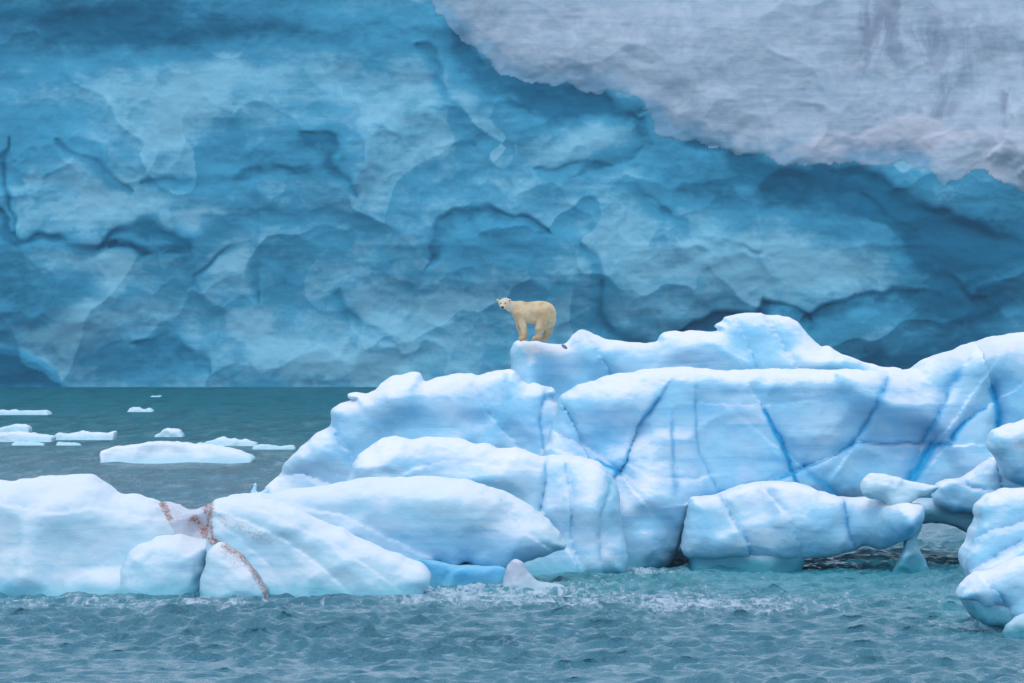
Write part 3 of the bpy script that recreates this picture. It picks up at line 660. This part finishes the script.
piece('wet_toe', near, ICE_TEAL, [(1004,636),(1010,624),(1024,616),(1060,610),(1060,680),(1010,680)], 176, 2, vox=.05, r=.5, facet=.3, fcell=1.2, seed=87, base=NB)

# ------------------------------------------------------------------ small drifting floes
def floe(label, poly, T, pyb, name='ice_floe', **kw):
    Yf = HCAM*FPX/(pyb-PYH)
    span = (max(p[0] for p in poly)-min(p[0] for p in poly))*Yf/FPX
    poly = list(poly); xr, xl = poly[-1][0], poly[0][0]
    poly += [(xr-1, pyb+.6*FPX/Yf), (xl+1, pyb+.6*FPX/Yf)]
    return berg_piece(name, label, 'ice floe', ICE_FLOE, poly, Yf, T, 'small floes drifting before the glacier', vox=max(.05, min(.1, span/90)), r=.35, jag=.13, jagL=.8, **kw)
floe('longest low white floe, humped, drifting left of the large iceberg', [(100,462),(99,452),(106,449),(125,446),(150,444),(185,444),(205,446),(230,450),(245,454),(254,460),(252,463)], 6, 463, lean=.9, facet=.2, fcell=2, seed=91)
floe('slab-topped white floe with a small peak, left of the longest floe', [(53,440),(54,435),(66,434),(76,432),(81,430),(88,432),(105,433),(114,432),(115,439)], 5, 440, lean=.9, facet=.3, fcell=1.2, seed=92)
floe('flat white floe touching the left edge, second row of floes from the bear', [(-12,440),(-10,434),(10,433),(30,434),(42,436),(51,437),(52,442)], 5, 442, lean=.9, facet=.3, fcell=1.2, seed=93)
floe('small domed white floe just behind the flat floes at the left edge', [(-6,433),(0,428),(10,425),(20,425),(27,428),(29,433)], 5, 433, lean=.9, facet=.3, fcell=1.2, seed=94)
floe('thin long white floe farthest to the upper left', [(-20,415),(-18,411),(10,410.5),(30,411),(44,412),(48,414)], 6, 415, lean=.9, facet=.2, fcell=1.2, seed=95)
floe('small blocky white floe alone above the longest floe', [(155,436),(160,433),(164,430),(172,430),(179,431),(182,436)], 4, 437, lean=.7, facet=.3, fcell=1.2, seed=96)
floe('tiny thin white floe in open water nearest the glacier side middle', [(127,411),(131,408),(140,408.5),(152,410),(153,411.5)], 4, 412, lean=.7, facet=.2, fcell=1, seed=97)
floe('low ragged floe between the blocky floe and the large iceberg', [(193,446),(200,443),(212,440),(222,439),(240,440),(254,442),(256,446)], 4, 446, lean=.9, facet=.3, fcell=1.2, seed=98)
floe('thin sliver floe washed over, just right of the ragged floe', [(254,447),(262,445),(280,446),(294,447.5),(296,449.5)], 3, 449.5, lean=.9, facet=.2, fcell=1, seed=99)
floe('thin wafer of ice under the peaked floe', [(54,445),(60,442.5),(72,443),(78,444),(80,445.5)], 2.5, 445.5, lean=.9, facet=.2, fcell=1, seed=100)
floe('thin wafer of ice under the flat floe at the left edge', [(10,445.5),(15,442.5),(28,443),(40,443),(44,445.5)], 2.5, 445.5, lean=.9, facet=.2, fcell=1, seed=101)
floe('tiny white speck of floe closest to the glacier wall', [(149,396.6),(153,395.0),(158,395.3),(160,396.8)], 5, 397, lean=.6, facet=.2, fcell=1, seed=102)
floe('pale ice slab awash in the gap by the arch shelf', [(668,560),(676,552),(684,548),(692,553),(705,556),(712,561)], 3, 563, lean=.9, facet=.3, fcell=1, seed=103)

# ------------------------------------------------------------------ polar bear
BY = 238.6; MB = BY/FPX
def bp(zx, zy, dy=0.0):                                # zoomed bear picture -> world, relative depth (+ = away)
    x, z = at(480+zx/8.54, 280+zy/8.54, BY); return np.array([x, BY+dy, z])
def bear():
    base = bp(455, 512); base = (float(base[0]), BY, float(base[2]))
    root = empty('polar_bear', base, 'cream polar bear standing on the iceberg crest, head turned to the camera', 'polar bear')
    m = MB/8.54                                        # metres per zoomed pixel
    caps = []                                          # (a, b, ra, rb, k)
    def cap(a, b, ra, rb, k=.12): caps.append((a, b, ra*m, rb*m, k))
    # trunk: rump to shoulder, hindquarters nearer the viewer
    cap(bp(545,275,-.12), bp(440,285,.05), 92, 86, .15)
    cap(bp(440,285,.05), bp(340,262,.15), 86, 72, .15)
    cap(bp(560,300,-.16), bp(558,345,-.10), 88, 72, .15)
    cap(bp(500,235,-.05), bp(400,255,.05), 48, 48, .18)
    cap(bp(335,240,.12), bp(268,228,.02), 62, 44, .14)         # neck
    cap(bp(268,228,.02), bp(215,205,-.14), 44, 38, .10)
    # head
    cap(bp(215,197,-.18), bp(204,204,-.24), 46, 43, .05)
    cap(bp(203,212,-.28), bp(194,232,-.50), 27, 19, .08)        # muzzle towards the viewer
    cap(bp(166,187,-.16), bp(150,174,-.16), 13, 11, .02); cap(bp(242,186,-.22), bp(256,172,-.24), 14, 12, .02)
    # front legs
    cap(bp(330,290,-.08), bp(370,400,-.18), 50, 30, .08); cap(bp(370,400,-.18), bp(380,480,-.20), 30, 24, .05); cap(bp(372,496,-.20), bp(350,504,-.30), 24, 20, .05)
    cap(bp(325,290,.26), bp(342,400,.22), 46, 28, .10); cap(bp(342,400,.22), bp(362,475,.18), 30, 25, .06); cap(bp(362,488,.18), bp(345,498,.06), 22, 18, .05)
    # hind legs
    cap(bp(560,340,-.24), bp(512,410,-.30), 74, 42, .10); cap(bp(512,410,-.30), bp(505,465,-.24), 40, 26, .06); cap(bp(508,490,-.26), bp(462,500,-.40), 24, 20, .05)
    cap(bp(585,345,.10), bp(578,430,.14), 66, 40, .10); cap(bp(578,430,.14), bp(562,480,.16), 36, 24, .06); cap(bp(560,500,.12), bp(540,512,-.02), 22, 19, .05)
    cap(bp(632,300,.0), bp(640,335,.0), 14, 9, .05)            # tail
    h = .022
    pts = np.array([c[0] for c in caps]+[c[1] for c in caps]); lo = pts.min(0)-.62; hi = pts.max(0)+.62
    ax = [np.arange(lo[i], hi[i], h) for i in range(3)]
    f = np.full([len(a) for a in ax], 9.0, np.float32)
    X, Y, Z = ax[0][:,None,None], ax[1][None,:,None], ax[2][None,None,:]
    for a, b, ra, rb, k in caps:
        e = b-a; L = e@e+1e-9
        t = np.clip(((X-a[0])*e[0]+(Y-a[1])*e[1]+(Z-a[2])*e[2])/L, 0, 1)
        d = np.sqrt((X-a[0]-t*e[0])**2+(Y-a[1]-t*e[1])**2+(Z-a[2]-t*e[2])**2)-(ra+(rb-ra)*t)
        f = smin(f, d, k).astype(np.float32)
    f[0]=f[-1]=1; f[:,0]=f[:,-1]=1; f[:,:,0]=f[:,:,-1]=1
    co, q = surface_nets(f, lo, (h,h,h)); co = smooth_co(co, q, 2, .5); nm = normals(co, q)
    co = co+nm*(.010*fbm(co[:,0]/.07, co[:,1]/.07, co[:,2]/.12, 5, 3))[:,None]
    hx = bp(205,205)
    s = N('bear_fur')
    g = s.n('ShaderNodeNewGeometry'); pos = g.outputs['Position']
    c = s.mix(s.ramp(s.noise(pos, 2.2, 5, .6), .35, .7), (.80,.63,.40), (.58,.39,.21))
    c = s.mix(s.attr('head'), c, (.82,.71,.53)); c = s.mix(s.attr('paw'), c, (.50,.28,.13))
    fur = s.noise(s.mapv(pos, (1,1,.35)), 30, 4, .7)
    c = s.mix(s.math('MULTIPLY', fur, .25), c, (.45,.32,.19))
    s.l(c, s.b.inputs['Base Color']); s.b.inputs['Roughness'].default_value = .9; s.b.inputs['Specular IOR Level'].default_value = .1
    s.b.inputs['Sheen Weight'].default_value = .12
    s.l(s.bump(fur, .6, .03), s.b.inputs['Normal'])
    head = smoothstep(.75, .22, np.linalg.norm(co-bp(200,205,-.25), axis=1))
    paw = smoothstep(.28, .05, co[:,2]-base[2])*.7
    body = mesh_np('body', co, q, s.m, root, base, {'head': head, 'paw': paw})
    dark = simple('dark_skin', (.02,.018,.02), .35, .5, .3, 30); earm = simple('ear_skin', (.16,.11,.10), .8, .1, .2, 20)
    def blob(name, c, rad, mat):
        bm_n = 12; V = []; Q = []
        for i in range(bm_n+1):
            th = math.pi*i/bm_n
            for j in range(16):
                ph = 2*math.pi*j/16
                V.append((c[0]+rad[0]*math.sin(th)*math.cos(ph), c[1]+rad[1]*math.sin(th)*math.sin(ph), c[2]+rad[2]*math.cos(th)*(1-.2*(math.cos(th) < 0))))
        for i in range(bm_n):
            for j in range(16): Q.append((i*16+j, (i+1)*16+j, (i+1)*16+(j+1) % 16, i*16+(j+1) % 16))
        return mesh_np(name, V, Q, mat, root, base)
    blob('nose', bp(192,235,-.585), (.072,.045,.062), dark)
    for x, y, d in ((178,199,-.425), (217,199,-.460)): blob('eye', bp(x, y, d), (.032,.030,.027), dark)
    blob('mouth', bp(194,252,-.52), (.045,.02,.010), dark)
    for x, y, d in ((153,180,-.215), (253,179,-.30)): blob('inner_ear', bp(x, y, d), (.026,.02,.03), earm)
bear()
# dark fragment lying on the crest behind the bear
def fragment():
    rs = np.random.RandomState(4); c = np.array([*at(564.3,346.6,237.6)]); V = []; Q = []
    cx, cz = c; n, mm = 8, 12
    for i in range(n+1):
        th = math.pi*i/n
        for j in range(mm):
            ph = 2*math.pi*j/mm; k = 1+.25*rs.rand()
            u = .13*math.sin(th)*math.cos(ph)*k; v = .06*math.cos(th)*k
            V.append((cx+u*.83+v*.55, 237.3+.07*math.sin(th)*math.sin(ph), cz-u*.55+v*.83))
    for i in range(n):
        for j in range(mm): Q.append((i*mm+j, (i+1)*mm+j, (i+1)*mm+(j+1) % mm, i*mm+(j+1) % mm))
    o = mesh_np('stone_fragment', V, Q, simple('dark_stone', (.18,.23,.32), .8, .2, .3, 9), None, (cx, 237.3, cz))
    tag(o, 'small dark grey fragment lying on the snow behind the bear', 'stone')
fragment()

# ------------------------------------------------------------------ damp air between the camera and the glacier
def haze():
    x0, x1, y0, y1, z0, z1 = -3200, 3200, -500, 1750, -4, 230
    V = [(x, y, z) for x in (x0, x1) for y in (y0, y1) for z in (z0, z1)]
    Q = [(0,1,3,2), (4,6,7,5), (0,4,5,1), (2,3,7,6), (0,2,6,4), (1,5,7,3)]
    m = bpy.data.materials.new('damp_air'); m.use_nodes = True; t = m.node_tree; t.nodes.clear()
    out = t.nodes.new('ShaderNodeOutputMaterial'); v = t.nodes.new('ShaderNodeVolumePrincipled')
    v.inputs['Color'].default_value = (.72,.88,1.0,1); v.inputs['Density'].default_value = .00010; v.inputs['Anisotropy'].default_value = .1
    t.links.new(v.outputs[0], out.inputs['Volume'])
    o = mesh_np('haze', V, Q, m, None, (0,0,0), smooth=False); tag(o, 'thin blue damp air', 'haze', kind='stuff')
haze()
